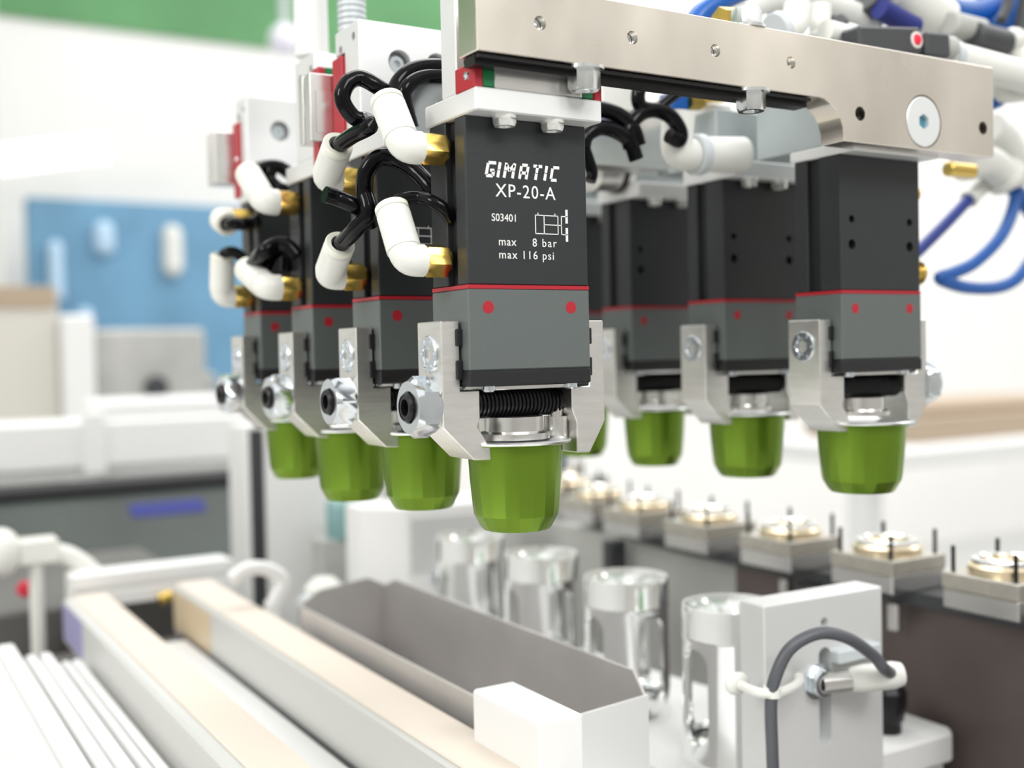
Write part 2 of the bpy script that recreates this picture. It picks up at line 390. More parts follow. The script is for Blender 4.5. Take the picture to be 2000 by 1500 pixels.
for k in range(4):
    gripper(k, 0, LN[k], 0, 'A' if k == 0 else 'C', 'capsule grippers in the left row')
    gripper(k, XR, RN[k], PI, 'C', 'capsule grippers in the right row')

# ------------------------------------------------------------------ capsules held in the jaws
def capsule_mesh(rt, h):
    q = rt/14.0
    def mod(t, z):
        k = max(0.0, min(1.0, (-z-1.5)/(h*.5))); f = math.cos(PI/20)/math.cos(((t + PI/20) % (PI/10)) - PI/20)
        return 1 + (f*1.008 - 1)*k
    prof = [(16.2*q, .1), (16.4*q, -.5), (15.9*q, -.8), (rt*1.0, -1.1), (rt, -2.4), (rt*.965, -h*.4), (rt*.91, -h*.74), (rt*.885, -h*.83), (rt*.755, -h*.965), (rt*.70, -h), (rt*.62, -h+.4), (0, -h+.4)]
    return B().lathe(prof, n=80, mod=mod).mesh('cup', CAPS, ang=14), B().lathe([(16.4*q, -.45), (16.6*q, .1), (16.2*q, .45), (15.2*q, .4), (14.8*q, .12), (0, .25)], n=48).mesh('foil_lid', FOIL)
CAPL = [(20.3, 13.9, -44.0, 25.6, 'frontmost green coffee capsule, held by the lettered gripper'),
        (19.2, 13.6, -43.9, 25.8, 'second green capsule in the left row, just left of the frontmost one'),
        (18.4, 13.6, -46.0, 26.8, 'third green capsule in the left row, held lower than its neighbours'),
        (17.9, 12.6, -44.4, 25.0, 'smallest looking green capsule at the far left end of the left row')]
CAPR = [(XR+20.6, 15.4, -45.6, 25.0, 'frontmost green capsule of the right row, under the rail lug'),
        (XR+20.4, 15.0, -44.6, 25.2, 'second green capsule of the right row'),
        (XR+19.6, 13.6, -44.6, 25.2, 'third green capsule of the right row, blurred beside the front gripper jaw'),
        (XR+20.0, 14.0, -44.6, 25.2, 'green capsule peeking out behind the front gripper right jaw')]
for lst, gname in ((CAPL, 'capsules held in the left row'), (CAPR, 'capsules held in the right row')):
    for k, (x, rt, z, h, lab) in enumerate(lst):
        c = thing('coffee_capsule', lab, 'capsule', (x, k*PITCHY+CY, z), group=gname)
        a, b = capsule_mesh(rt, h); obj('cup', a, c); obj('foil_lid', b, c)

# ------------------------------------------------------------------ brackets the grippers hang from
BOLT8 = hexbolt_mesh('hex_bolt', 3.2, 3.0, 3.4, mat('pale_zinc', (.88, .89, .86), .7, .25), axis=(0, 0, -1))
SCREW = screw_mesh('socket_screw', 3.4, 3.2, axis=(0, -1, 0))
def bracket(name, label, x0, y0, yf, yb, zt, group, x1=41, holes=(), zplate=53.0, zb=46.7, bolts=True, lip=0, mt=None, side=()):
    g = thing(name, label, 'bracket', (x0, y0, zb), group=group)
    p = part('mounting_plate', B().box(-.4, x1, -7, 23, 0, zplate-zb, .4), ALU, g)
    ub = B().prism([(yf, zplate-zb), (yb, zplate-zb), (yb, zt-zb-8), (yb+lip, zt-zb-8), (yb+lip, zt-zb), (yf, zt-zb)], 0, x1-1, 'x', .3) if lip else B().box(0, x1-1, yf, yb, zplate-zb, zt-zb, .4)
    u = part('upright_block', ub, mt or ALU, g)
    if holes or side:
        cut = B()
        for hx, hz in holes: cut.cyl((hx, yf-2, hz-zb), (hx, yf+5.5, hz-zb), 4.2, n=28)
        for sy, sz in side: cut.cyl((-2, sy, sz-zb), (5, sy, sz-zb), 1.5, n=16)
        carve(u, cut)
    for hx, hz in holes:
        o = obj('socket_screw', SCREW, u); o.location = (hx*S, (yf+5.5)*S, (hz-zb)*S)
    if bolts:
        for bx in (10.8, 26.5):
            o = obj('hex_bolt', BOLT8, p); o.location = (bx*S, -3.2*S, 0)
    return g
BG = 'brackets of the left row'
bracket('angle_bracket', 'silver bracket with a flat ledge right above the lettered gripper', 0, 0, 4.2, 13, 112, BG)
bracket('angle_bracket', 'tall silver bracket block with two counterbored screws above the second left gripper', 0, PITCHY, 11, 23, 91, BG, lip=8, holes=((14.5, 78.5), (28.5, 79.0)), side=((15.5, 86.5), (26.5, 84.5)))
bracket('angle_bracket', 'narrow silver bracket block behind the striped steel rail end, above the third left gripper', 0, 2*PITCHY, -8.6, 12, 90, BG, side=((-4.5, 84.5), (6.5, 83.5)))
bracket('angle_bracket', 'farthest silver bracket block with one screw, above the last left gripper', 0, 3*PITCHY, 11, 18.5, 90.5, BG, lip=6, holes=((14.5, 77),), side=((14.5, 85.5), (21.5, 83.5)))
BG = 'brackets of the right row'
ALU_SHADE = mat('silver_anodised_shaded', (.40, .445, .45), .3, .45, .05, 500, .06, 50)  # silver finish darkened: shade on the right row's blocks put into the colour
bracket('block_bracket', 'silver bracket block bolted behind the rail lug', XR, 0, -3.6, 40, 79, BG, x1=42, zplate=50.4, bolts=False, mt=ALU_SHADE)
bracket('block_bracket', 'blurred silver bracket block behind the white elbow fitting', XR, PITCHY, 3, 40, 74, BG, x1=42, zplate=53, mt=ALU_SHADE)
bracket('block_bracket', 'blurred silver bracket block with beige shine above the third right gripper', XR, 2*PITCHY, 3, 40, 74, BG, x1=42, zplate=53, mt=ALU_SHADE)
bracket('block_bracket', 'last silver bracket block of the right row, behind the front gripper shoulder', XR, 3*PITCHY, 3, 40, 74, BG, x1=42, zplate=53, mt=ALU_SHADE)

# ------------------------------------------------------------------ front rail plate with lug
rail = thing('rail_plate', 'long nickel-plated rail plate with a big flush screw in its right lug', 'rail', (-3.5, -14, 60))
pts = [(0, .3), (0, 42), (211, 42)]
rz = 79.4-60
pts = [(0, .4), (0, rz), (211, rz), (211, -11.7), (210.2, -12.5), (135, -12.5)]
for i in range(7):
    t = i/6*PI/2
    pts.append((135 - 11.5*(1-math.cos(t)), -11.0 + 11.5*math.sin(t) - .1))
body = part('plate', B().prism(pts, 0, 10, 'y', .25), NICKEL, rail)
cut = B()
for x in (16.1, 47.0, 77.7, 108.5): cut.cyl((x+3.5, -1, 9.9), (x+3.5, 6, 9.9), 1.9, n=20)
for x, z, r in ((139.1, -3.1, 2.3), (201.4, -2.5, 2.3)): cut.cyl((x+3.5, -1, z), (x+3.5, 7, z), r, n=20)
cut.cyl((173.5, -1, -3.0), (173.5, 5, -3.0), 9.0, n=40)
carve(body, cut)
for x in (16.1, 47.0, 77.7, 108.5):
    o = part('sunk_screw', B().lathe([(1.75, 0), (1.75, .4), ('hex', .9, .4), ('hex', .85, -.6), (0, -.6)], (0, 0, 0), (0, -1, 0), 18), ZINC, rail); o.location = ((x+3.5)*S, 3.2*S, 9.9*S)
for x, z in ((139.1, -3.1), (201.4, -2.5)):
    o = part('threaded_insert', B().lathe([(2.2, 0), (2.2, .5), (1.5, .5), (1.6, -2.5), (0, -2.5)], (0, 0, 0), (0, -1, 0), 18), ROD, rail); o.location = ((x+3.5)*S, 3.4*S, z*S)
o = part('flush_screw', B().lathe([(8.5, -3.5), (8.5, .1), (8.2, .35), ('hex', 2.7, .35), ('hex', 2.6, -2.0), (0, -2.0)], (0, 0, 0), (0, -1, 0), 40), mat('satin_zinc', (.86, .88, .88), .6, .35), rail); o.location = (173.5*S, .2*S, -3.0*S)
o = part('socket_recess', B().lathe([('hex', 2.55, 0), (0, 0)], (0, 0, 0), (0, -1, 0), 24), mat('blue_locking_paint', (.05, .22, .30), 0, .4), o); o.location = (0, 1.2*S, 0)
part('guide_track', B().box(.8, 122, 3.2, 8.8, -2.4, .2, .2).box(1.2, 121.6, 1.2, 9.6, -.9, .1), ROD, rail)  # black finish stands in for the dark reflection under the rail
WZINC = mat('bright_zinc', (.80, .82, .82), 1, .2)
HB = hexbolt_mesh('hex_bolt', 4.6, 6.4, 5.8, WZINC, axis=(0, 0, -1)); HBT = hexbolt_mesh('hex_bolt', 4.8, 6.6, 5.9, WZINC)
for x in (32.2, 94.4):
    o = obj('hex_bolt', HB, rail); o.location = ((x+3.5)*S, 3.0*S, .4*S)
o = obj('hex_bolt', HBT, rail); o.location = ((95+3.5)*S, 5*S, rz*S)
# two further rails, between the second and third gripper and behind the last
for k, (yb, z0, z1, lab, g0) in enumerate(((91.2, 54.5, 77.5, 'steel rail bar seen end-on with dark groove, between the second and third left brackets', 1),
                                      (203.5, 56, 78, 'blurred steel rail bar seen end-on behind the farthest left bracket', 2))):
    r = thing('rail_bar', lab, 'rail', (-9, yb, z0))
    part('bar', B().prism([(0, 0), (216, 0), (216, 11), (0, 11), (0, 6.9), (1.5, 6.9), (1.5, 5.2), (0, 5.2)], 0, z1-z0, 'z', .2), STEEL, r)
    part('guide_track', B().box(2, 120, -.5, 0, 3, z1-z0-6), STEEL, r)
# ------------------------------------------------------------------ linear guide carriages (red caps, green seals)
def carriage(lab, loc, L, ax, dz, dy):
    g = thing('guide_carriage', lab, 'carriage', loc, group='linear guide carriages')
    part('carriage_block', B().box(6.6, L-6.6, 0, dy, 0, dz, .3), STEEL, g)
    for a, b_, c_, d_ in ((2.9, 6.6, 0, 1), (L-6.6, L-2.9, 0, 1)):
        part('seal', B().box(a, b_, .15, dy-.15, .2, dz, .2), GREEN, g)
    for a, b_ in ((0, 2.9), (L-2.9, L)):
        c = part('end_cap', B().box(a, b_, -.15, dy, -.4, dz, .4), RED, g)
        for y in (dy*.32,):
            o = part('cap_screw', B().lathe([(0, .5), (.4, .5), (.5, .7), (1.1, .6), (1.2, 0)], (0, 0, 0), (-1 if a == 0 else 1, 0, 0), 14), ZINC, c)
            o.location = ((a if a == 0 else b_)*S, y*S, dz*.5*S)
    return g
carriage('red-capped linear guide carriage with green seals under the front rail', (-.6, -6.6, 53.1), 42, 'x', 6.5, 10.6)
carriage('red guide carriage standing on edge behind the second left bracket', (-1.2, 82.2, 54), 42, 'x', 28, 8.2)
carriage('red guide carriage behind the steel rail end, on the third left bracket', (-1.6, 102.6, 49), 42, 'x', 34, 6.2)
carriage('dark red guide carriage at the far left, on the last left bracket', (-1.2, 195.4, 50), 42, 'x', 31, 7.4)

# ------------------------------------------------------------------ elbow fittings and tubes of the left row
def elbow(lab, k, zz, ypt, target, group, r=4.6, body=WHITE, side=-1, x0=0.0, nb=8.0, bend=3.0):
    """push-in elbow screwed into the gripper side: brass hex, bend, straight leg ending in a collar at target (mm)"""
    P = Vector((x0, ypt, zz))
    g = thing('elbow_fitting', lab, 'fitting', P, group=group)
    part('brass_nut', B().lathe([(0, 0), (3.6, 0), (3.6, .8), ('hex', 4.9, 1.0), ('hex', 4.9, nb-.8), (4.3, nb), (0, nb)], (0, 0, 0), (side, 0, 0), 24, roll=.25), BRASS, g)
    T = Vector(target) - P
    c = Vector((side*(nb+bend+1.5), 0, 0)); d = (T-c).normalized()
    pts = [Vector((side*(nb-.3), 0, 0)), Vector((side*(nb+1.4), 0, 0))]
    for i in range(1, 6):
        t = i/6; a = Vector((side*(nb+1.4), 0, 0)); e = c + d*bend
        pts.append(a*(1-t)**2 + c*2*t*(1-t) + e*t*t)
    e = c + d*bend; pts += [e, e + d*.5]
    part('bend', B().tube(pts, r, 18, smooth=False), body, g)
    L = (T-e).length
    part('sleeve', B().lathe([(0, 0), (r*1.06, .2), (r*1.06, L-1.6), (r*.98, L-1.2), (r*.98, L-.6)] + [(0, L-.6)], e, d, 24), body, g)
    part('release_collar', B().lathe([(r*.72, L-.8), (r*1.05, L-.5), (r*1.05, L+.9), (r*.98, L+1.3), (r*.66, L+1.3), (r*.62, L-.4)], e, d, 24, closed=True), mat('ivory_plastic', (.80, .80, .70), 0, .4) if 'ivory_plastic' not in MATS else MATS['ivory_plastic'], g)
    return g
FG = 'white elbow fittings of the left row'
YT = [12.0, 11.5, 12.0, 8.5]
E1 = at(757, 201, x=-13); E2 = at(766, 410, x=-13)
elbow('upper white elbow fitting with brass nut on the lettered gripper', 0, 39, 12, E1, FG)
elbow('lower white elbow fitting with brass nut on the lettered gripper', 0, 7.8, 12, E2, FG)
E3 = at(659, 286, x=-14); E4 = at(663, 480, x=-14)
elbow('upper white elbow fitting leaning toward the viewer on the second left gripper', 1, 38.4, 70.6, E3, FG, r=4.5)
elbow('lower white elbow fitting leaning toward the viewer on the second left gripper', 1, 7.5, 70.6, E4, FG, r=4.5)
E5 = at(486, 342, x=-12); E6 = at(484, 528, x=-13)
elbow('upper white elbow fitting on the third left gripper, leaning back', 2, 38.8, 130.5, E5, FG, r=4.8)
elbow('lower white elbow fitting on the third left gripper, curving under a black tube loop', 2, 7.4, 130.5, E6, FG, r=4.8)
E7 = at(442, 437, x=-13); E8 = at(434, 503, x=-13)
elbow('upper white elbow fitting pointing at the viewer on the last left gripper', 3, 39, 187, E7, FG, r=4.6)
elbow('lower upright white elbow fitting on the last left gripper', 3, 7.2, 187.5, E8, FG, r=4.6)
TG = 'black pneumatic tubes'
def hose(name, lab, pts, r, mt, grp, cat='hose', n=12):
    return mono(name, B().tube(pts, r, n), mt, lab, cat, group=grp)
hose('pneumatic_tube', 'black tube arching from the upper elbow of the second gripper around the white block', [E3-Vector((0, -3, -2))*0, at(690, 264, x=-14), at(722, 247, x=-13), at(716, 236, x=-11), at(690, 228, y=42), at(669, 195, y=42), at(679, 163, y=42), at(704, 153, y=42), at(738, 170, y=40), at(775, 196, y=42)], 2.5, TUBE, TG)
hose('pneumatic_tube', 'black tube sweeping from behind the upper front elbow to the angle bracket', [at(790, 240, y=36), at(776, 200, y=36), at(775, 170, y=38), at(795, 145, y=38), at(825, 133, y=38), at(862, 132, y=38), at(900, 140, y=40)], 2.7, TUBE, TG)
hose('pneumatic_tube', 'short black tube strand hanging behind the upper front elbow', [at(885, 150, y=36), at(830, 150, y=35), at(800, 165, y=34), at(790, 190, y=34), at(804, 250, y=34)], 2.3, TUBE, TG)
hose('pneumatic_tube', 'black tube rising from the lower elbow of the second gripper and looping over', [E4, at(695, 447, x=-14), at(720, 415, x=-12), at(712, 375, y=40), at(716, 335, y=38), at(740, 308, y=36), at(775, 312, y=34), at(810, 334, y=30), at(846, 372, y=24), at(870, 410, y=24)], 2.6, TUBE, TG)
hose('pneumatic_tube', 'black tube stub lying across the brass nut of the second gripper', [at(634, 380, y=46), at(660, 388, y=46), at(690, 400, y=44), at(716, 416, y=44), at(724, 440, y=46)], 2.6, TUBE, TG)
hose('pneumatic_tube', 'black arc standing in for the shadow from the lower front elbow toward its gripper', [E2, at(775, 394, x=-11), at(800, 386, x=-8), at(822, 386, x=-5.5), at(845, 394, x=-4), at(866, 408, x=-1.6), at(881, 428, x=1.2)], 1.9, TUBE, TG)  # hugging black arc drawn for the dark shadow on the gripper's side
hose('pneumatic_tube', 'black tube behind the upper elbow of the third left gripper', [E5, at(495, 334, x=-10), at(515, 326, y=152), at(545, 326, y=152), at(575, 345, y=150)], 2.6, TUBE, TG)
hose('pneumatic_tube', 'black tube from the upper third elbow dropping beside the last bracket', [at(530, 330, y=150), at(528, 350, y=150), at(548, 368, y=148), at(580, 372, y=148)], 2.3, TUBE, TG)
hose('pneumatic_tube', 'black tube loop over the lower elbow of the third left gripper', [E6, at(497, 512, x=-13), at(515, 492, y=130), at(540, 477, y=130), at(562, 480, y=128), at(580, 500, y=126)], 2.7, TUBE, TG)
hose('pneumatic_tube', 'second black tube strand inside the loop of the third left gripper', [at(520, 530, y=140), at(528, 505, y=140), at(545, 490, y=140), at(560, 500, y=140), at(560, 530, y=140)], 2.4, TUBE, TG)
hose('pneumatic_tube', 'short black tube in the upper elbow of the last left gripper', [E7, at(460, 437, x=-12), at(485, 436, y=175), at(505, 430, y=172)], 2.5, TUBE, TG)
hose('pneumatic_tube', 'short black tube arching from the lower elbow of the last left gripper', [E8, at(441, 494, x=-13), at(458, 493, y=176), at(475, 505, y=174), at(490, 522, y=172)], 2.3, TUBE, TG)
# grey angled pipe behind the upper front elbow
o = thing('angled_pipe', 'pale grey angled pipe fitting behind the upper front elbow', 'fitting', at(815, 255, y=42))
c0 = at(815, 255, y=42)
part('pipe', B().tube([at(812, 258, y=42)-c0, at(816, 220, y=42)-c0, at(824, 190, y=42)-c0, at(838, 174, y=42)-c0, at(880, 170, y=44)-c0], 4.6, 16), GREYP, o)
part('pipe_ring', B().cyl(at(812, 266, y=42)-c0, at(812.5, 254, y=42)-c0, 5.0), GREYP, o)
# two hoses from above
mono('cable_conduit', B().tube([at(610, 112, y=150), at(608, 60, y=150), at(605, -40, y=150), at(602, -160, y=150)], 6.6, 18), WPAINT, 'smooth white conduit rising above the third left bracket', 'conduit')
b = B(); p0 = at(688, 62, y=115); p1 = at(683, -120, y=115); prof = [(0, 0)]
for i in range(24): prof += [(5.2, i*2.2), (5.2, i*2.2+1.4), (4.5, i*2.2+1.7), (4.5, i*2.2+2.1)]
mono('cable_conduit', b.lathe(prof + [(0, 53)], p0, p1-p0, 18), GREYP, 'ribbed pale grey conduit rising behind the second left bracket', 'conduit')
# black coil on the right side of the front gripper
RG = 'black tubes between the two gripper rows'
for lab, P, r in (('black tube curling out beside the front gripper shoulder', [(1138, 290), (1146, 264), (1172, 250), (1203, 256), (1230, 278), (1243, 312)], 2.5),
                  ('black tube arch higher up between front gripper and rail', [(1150, 214), (1176, 214), (1210, 226), (1236, 252), (1247, 285)], 2.6),
                  ('black tube arch farthest right under the rail', [(1232, 290), (1226, 255), (1248, 224), (1280, 215), (1310, 228), (1328, 256), (1326, 274), (1306, 264)], 2.6),
                  ('black tube hanging close to the front gripper right edge', [(1140, 285), (1148, 310), (1156, 336), (1152, 354)], 2.0),
                  ('black tube dropping from the rail between the rows', [(1250, 165), (1246, 190), (1252, 208), (1275, 215)], 2.4),
                  ('black tube crossing to the blue block under the rail', [(1285, 212), (1305, 195), (1325, 180), (1350, 174)], 2.0)):
    hose('pneumatic_tube', lab, [at(x, y, y=46) for x, y in P], r*1.08, TUBE, RG)

# ------------------------------------------------------------------ fittings under and behind the rail, between the rows
o = thing('elbow_fitting', 'large white elbow fitting lying under the rail, in front of the second right bracket', 'fitting', at(1330, 310, y=52))
c0 = at(1330, 310, y=52)
part('sleeve', B().cyl(at(1368, 302, y=52)-c0, at(1452, 302, y=52)-c0, 6.6, n=24, ch=.8), WHITE, o)
part('release_collar', B().cyl(at(1352, 302, y=52)-c0, at(1372, 302, y=52)-c0, 7.6, n=24, ch=.8), GREYP, o)
part('bend', B().tube([at(1352, 302, y=52)-c0, at(1330, 300, y=52)-c0, at(1322, 280, y=52)-c0, at(1326, 222, y=52)-c0], 6.0, 18), WHITE, o)
def boxpx(px0, px1, py0, py1, y, dy, bev=.6):
    a = at(px0, py1, y=y); b_ = at(px1, py0, y=y)
    c = Vector((a.x, y, a.z))
    return B().box(0, b_.x-a.x, 0, dy, 0, b_.z-a.z, bev), c
def boxthing(name, lab, cat, mt, rect, y, dy, bev=.6, grp=None):
    b, c = boxpx(*rect, y, dy, bev); return mono(name, b, mt, lab, cat, c, grp)
boxthing('valve_block', 'pale block right of the front carriage, under the rail', 'valve', WHITE, (1176, 1240, 160, 212), 60, 14)
boxthing('valve_block', 'bright blue block under the rail', 'valve', BLUE, (1312, 1345, 182, 212), 64, 8)
for lab, rect in (('brass nut left of the other under the rail', (1342, 1374, 184, 214)), ('brass nut tucked highest under the rail', (1382, 1420, 180, 200)), ('amber brass nut above the large white elbow', (1404, 1450, 231, 258))):
    a = at(rect[0], (rect[2]+rect[3])/2, y=66); b_ = at(rect[1], (rect[2]+rect[3])/2, y=66); h = (at(rect[0], rect[2], y=66)-at(rect[0], rect[3], y=66)).length/2
    mono('brass_fitting', B().lathe([(0, 0), ('hex', h*1.1, .4), ('hex', h*1.1, (b_-a).length*.8), (h*.8, (b_-a).length*.85), (h*.8, (b_-a).length), (0, (b_-a).length)], (0, 0, 0), b_-a, 24), BRASS, lab, 'fitting', a, 'brass fittings under the rail')
boxthing('bracket_foot', 'small grey wedge block beside the brass nuts under the rail', 'bracket', ALU, (1372, 1430, 205, 240), 70, 12)
o = thing('round_coupling', 'beige metal coupling behind the black tube coil', 'coupling', at(1190, 340, y=125))
c0 = at(1190, 340, y=125)
part('drum', B().cyl(at(1150, 330, y=125)-c0, at(1222, 332, y=125)-c0, 9.5, n=28, ch=1), JAW, o)
part('ring', B().cyl(at(1196, 332, y=125)-c0, at(1206, 332, y=125)-c0, 10.2, n=28, ch=.4), ROD, o)

# ------------------------------------------------------------------ cluster of sensors, fittings and hoses above the rail's right end
def sensor(lab, a, b_, w_, h_, cap):
    d = b_-a; L = d.length; q = d.to_track_quat('X', 'Z').to_matrix()
    g = thing('position_sensor', lab, 'sensor', a)
    bb = B().box(0, L, -w_/2, w_/2, -h_/2, h_/2, 1.0); bmesh.ops.rotate(bb.bm, verts=bb.bm.verts, cent=(0, 0, 0), matrix=q); part('case', bb, SLATE, g)
    return g, d.normalized()
g, d = sensor('black box sensor with a red lens on top of the rail', at(1660, 82, y=10), at(1782, 84, y=10), 9, 9.5, True)
pr = at(1770, 84, y=10) - at(1660, 82, y=10)
part('red_lens', B().lathe([(0, 1.3), (1.6, 1.1), (2.2, .3), (2.2, -.5)], pr + Vector((0, -4.6, 0)), (0, -1, 0), 18), LEDR, g)
part('lens_ring', B().lathe([(2.2, .4), (3.0, .3), (3.0, -.5)], pr + Vector((0, -4.6, 0)), (0, -1, 0), 18), WHITE, g)
g, d = sensor('black connector box right of the red lens sensor', at(1790, 90, y=10), at(1838, 94, y=10), 9, 9, False)
part('end_collar', B().cyl(at(1836, 92, y=10)-at(1790, 90, y=10), at(1858, 96, y=10)-at(1790, 90, y=10), 4.6, n=18, ch=.8), GREYM, g)
o = thing('air_cylinder', 'big pale cylinder slanting down from the top edge above the rail', 'cylinder', at(1760, 0, y=40)); c0 = at(1760, 0, y=40)
part('barrel', B().cyl(at(1730, -30, y=40)-c0, at(1845, 48, y=40)-c0, 9.5, n=28, ch=3), WHITE, o)
part('inner_band', B().tube([at(1718, 16, y=32)-c0, at(1755, 38, y=32)-c0, at(1786, 54, y=32)-c0], 4.2, 14), NAVY, o)
part('dark_ring', B().cyl(at(1692, -8, y=40)-c0, at(1712, 12, y=40)-c0, 7.5, n=24, ch=.6), SLATE, o)
mono('cable_connector', B().cyl((0, 0, 0), at(1915, 62, y=30)-at(1852, 46, y=30), 5.2, n=20, ch=.8), GREYM, 'grey cable connector right of the big pale cylinder', 'connector', at(1852, 46, y=30))
mono('cable_connector', B().cyl((0, 0, 0), at(1962, 86, y=28)-at(1896, 70, y=28), 6.0, n=20, ch=1), SLATE, 'black cable connector at the upper right, tilted', 'connector', at(1896, 70, y=28))
mono('hose_coupling', B().sphere((0, 0, 0), 5.6, (1, 1, .9)).cyl((0, 0, -4), (5, 0, -14), 3.4), WHITE, 'white knobby coupling at the upper right edge', 'fitting', at(1978, 78, y=28))
o = thing('air_cylinder', 'slim white cylinder running along the top of the rail toward the right edge', 'cylinder', at(1855, 120, y=16)); c0 = at(1855, 120, y=16)
part('barrel', B().cyl(at(1850, 112, y=16)-c0, at(2060, 166, y=16)-c0, 6.4, n=24, ch=.8), WHITE, o)
part('end_ring', B().cyl(at(1850, 112, y=16)-c0, at(1862, 115, y=16)-c0, 6.9, n=24, ch=.5), GREYP, o)
mono('rod_clevis', B().tube([at(2040, 150, y=22)-at(1960, 190, y=22), at(1985, 150, y=22)-at(1960, 190, y=22), at(1952, 165, y=22)-at(1960, 190, y=22), at(1960, 186, y=22)-at(1960, 190, y=22), at(2000, 184, y=22)-at(1960, 190, y=22), at(2050, 178, y=22)-at(1960, 190, y=22)], 3.0, 14), WHITE, 'white fork end beside the right end of the rail', 'fitting', at(1960, 190, y=22))
# white Y pipe and elbows behind the rail
HG = 'fittings above the rail'
def pipething(name, lab, pts, y, r, mt, ring=None):
    c0 = at(*pts[0], y=y); g = thing(name, lab, 'fitting', c0, group=HG)
    P = [at(*p, y=y)-c0 for p in pts]
    part('pipe', B().tube(P, r, 18), mt, g)
    if ring:
        d = (P[-1]-P[-2]).normalized(); part('release_collar', B().cyl(P[-1]-d*2, P[-1]+d*1.5, r*1.25, n=22, ch=.5), ring, g)
    return g
pipething('elbow_fitting', 'white ring-ended elbow standing on the rail right of the hex bolt', [(1560, 10), (1552, 42), (1535, 55), (1518, 60)], 22, 5.2, WHITE, GREYP)
pipething('tee_fitting', 'long white pipe running left to right above the rail', [(1440, 22), (1510, -4), (1590, 2), (1650, 22), (1700, 44)], 44, 5.0, WHITE, GREYP)
pipething('elbow_fitting', 'short upright white fitting in the middle of the rail top', [(1602, 10), (1602, 40), (1606, 72)], 26, 4.2, WHITE, WHITE)
pipething('elbow_fitting', 'small white fitting lying just left of the red lens sensor', [(1612, 60), (1636, 66), (1660, 74)], 18, 4.0, WHITE, GREYP)
mono('end_plug', B().lathe([(0, 0), (3.6, 0), (3.6, 4), (2.4, 5.4), (0, 5.4)], (0, 0, 0), (-.6, -.8, .1), 18), SLATE, 'dark plug in the white fittings above the rail', 'fitting', at(1634, 52, y=24))
mono('brass_fitting', B().lathe([(0, 0), ('hex', 4.2, .4), ('hex', 4.2, 7), (0, 7.4)], (0, 0, 0), (1, 0, .1), 24), BRASS, 'brass nut left of the hex bolt on top of the rail', 'fitting', at(1404, 38, y=12))
BGp = 'blue air hoses'
hose('air_hose', 'blue hose crossing the top edge left of the rail bolt', [at(1352, 50, y=30), at(1375, 22, y=30), at(1420, -4, y=30), at(1480, -30, y=30)], 3.6, BLUE, BGp)
hose('air_hose', 'dark blue hose piece at the top edge above the white ring elbow', [at(1512, 12, y=52), at(1550, 4, y=52), at(1590, 14, y=52)], 5.0, NAVY, BGp)
hose('air_hose', 'thick blue hose running to the right behind the big pale cylinder', [at(1850, 30, y=75), at(1900, 34, y=75), at(1950, 20, y=75), at(2020, -10, y=75)], 8.0, BLUE, BGp)
hose('air_hose', 'blue hose rising at the upper right corner', [at(1955, 60, y=60), at(1975, 30, y=60), at(2000, -20, y=60)], 6.0, BLUE, BGp)
hose('air_hose', 'blue hose between two dark hoses at the top right corner', [at(1925, 40, y=90), at(1935, 0, y=90), at(1938, -40, y=90)], 7.0, BLUE, BGp)
hose('air_hose', 'dark hose at the top right corner', [at(1955, 40, y=50), at(1968, 10, y=50), at(1976, -30, y=50)], 2.4, SLATE, BGp)
hose('air_hose', 'dark hose hugging the right edge at the top', [at(1992, 60, y=50), at(1998, 20, y=50), at(2004, -30, y=50)], 2.6, SLATE, BGp)
hose('air_hose', 'blue hose end peeking past the right end of the rail', [at(1935, 200, y=30), at(1952, 192, y=30), at(1962, 170, y=34)], 3.4, BLUE, BGp)
hose('air_hose', 'straight dark blue hose slanting up from the right gripper to a white tip', [at(1770, 512, y=60), at(1800, 484, y=60), at(1850, 434, y=60), at(1897, 384, y=60)], 2.7, mat('deep_blue_tube', (.008, .03, .22), 0, .35), BGp)
hose('air_hose', 'blue hose loop hanging right of the right gripper', [at(1988, 350, y=60), at(1978, 410, y=60), at(1952, 465, y=60), at(1905, 512, y=60), at(1862, 533, y=60), at(1836, 542, y=60), at(1852, 552, y=60), at(1890, 562, y=60), at(1945, 562, y=60), at(1985, 545, y=60), at(2020, 500, y=60)], 2.9, BLUE, BGp)
hose('air_hose', 'blue hose leaving the frame at the right edge', [at(1972, 352, y=66), at(1985, 375, y=66), at(2005, 400, y=66), at(2040, 450, y=66)], 4.0, BLUE, BGp)
pipething('hose_tip', 'white tip on the straight dark blue hose', [(1892, 390), (1905, 374), (1918, 362)], 60, 4.2, WHITE)
pipething('elbow_fitting', 'white elbow right of the rail lug, upper one', [(1935, 250), (1960, 270), (1980, 310), (1992, 350)], 58, 7.0, WHITE, WHITE)
pipething('elbow_fitting', 'white elbow right of the rail lug, lower one with brass end', [(1880, 322), (1920, 316), (1945, 328), (1962, 345)], 52, 7.4, WHITE, WHITE)
mono('brass_fitting', B().lathe([(0, 0), ('hex', 5.2, .4), ('hex', 5.2, 7), (3.6, 7.3), (3.6, 11), (0, 11)], (0, 0, 0), (1, 0, 0), 24), BRASS, 'brass nut high on the right side of the right gripper', 'fitting', (XR+40.2, 12, 37), 'brass fittings of the right gripper')
mono('brass_fitting', B().lathe([(0, 0), ('hex', 4.4, .4), ('hex', 4.4, 8), (3.4, 8.3), (3.4, 12), (4.6, 13), (0, 15)], (0, 0, 0), (1, 0, 0), 24), BRASS, 'brass fitting low on the right side of the right gripper', 'fitting', (XR+40.2, 12, 8), 'brass fittings of the right gripper')
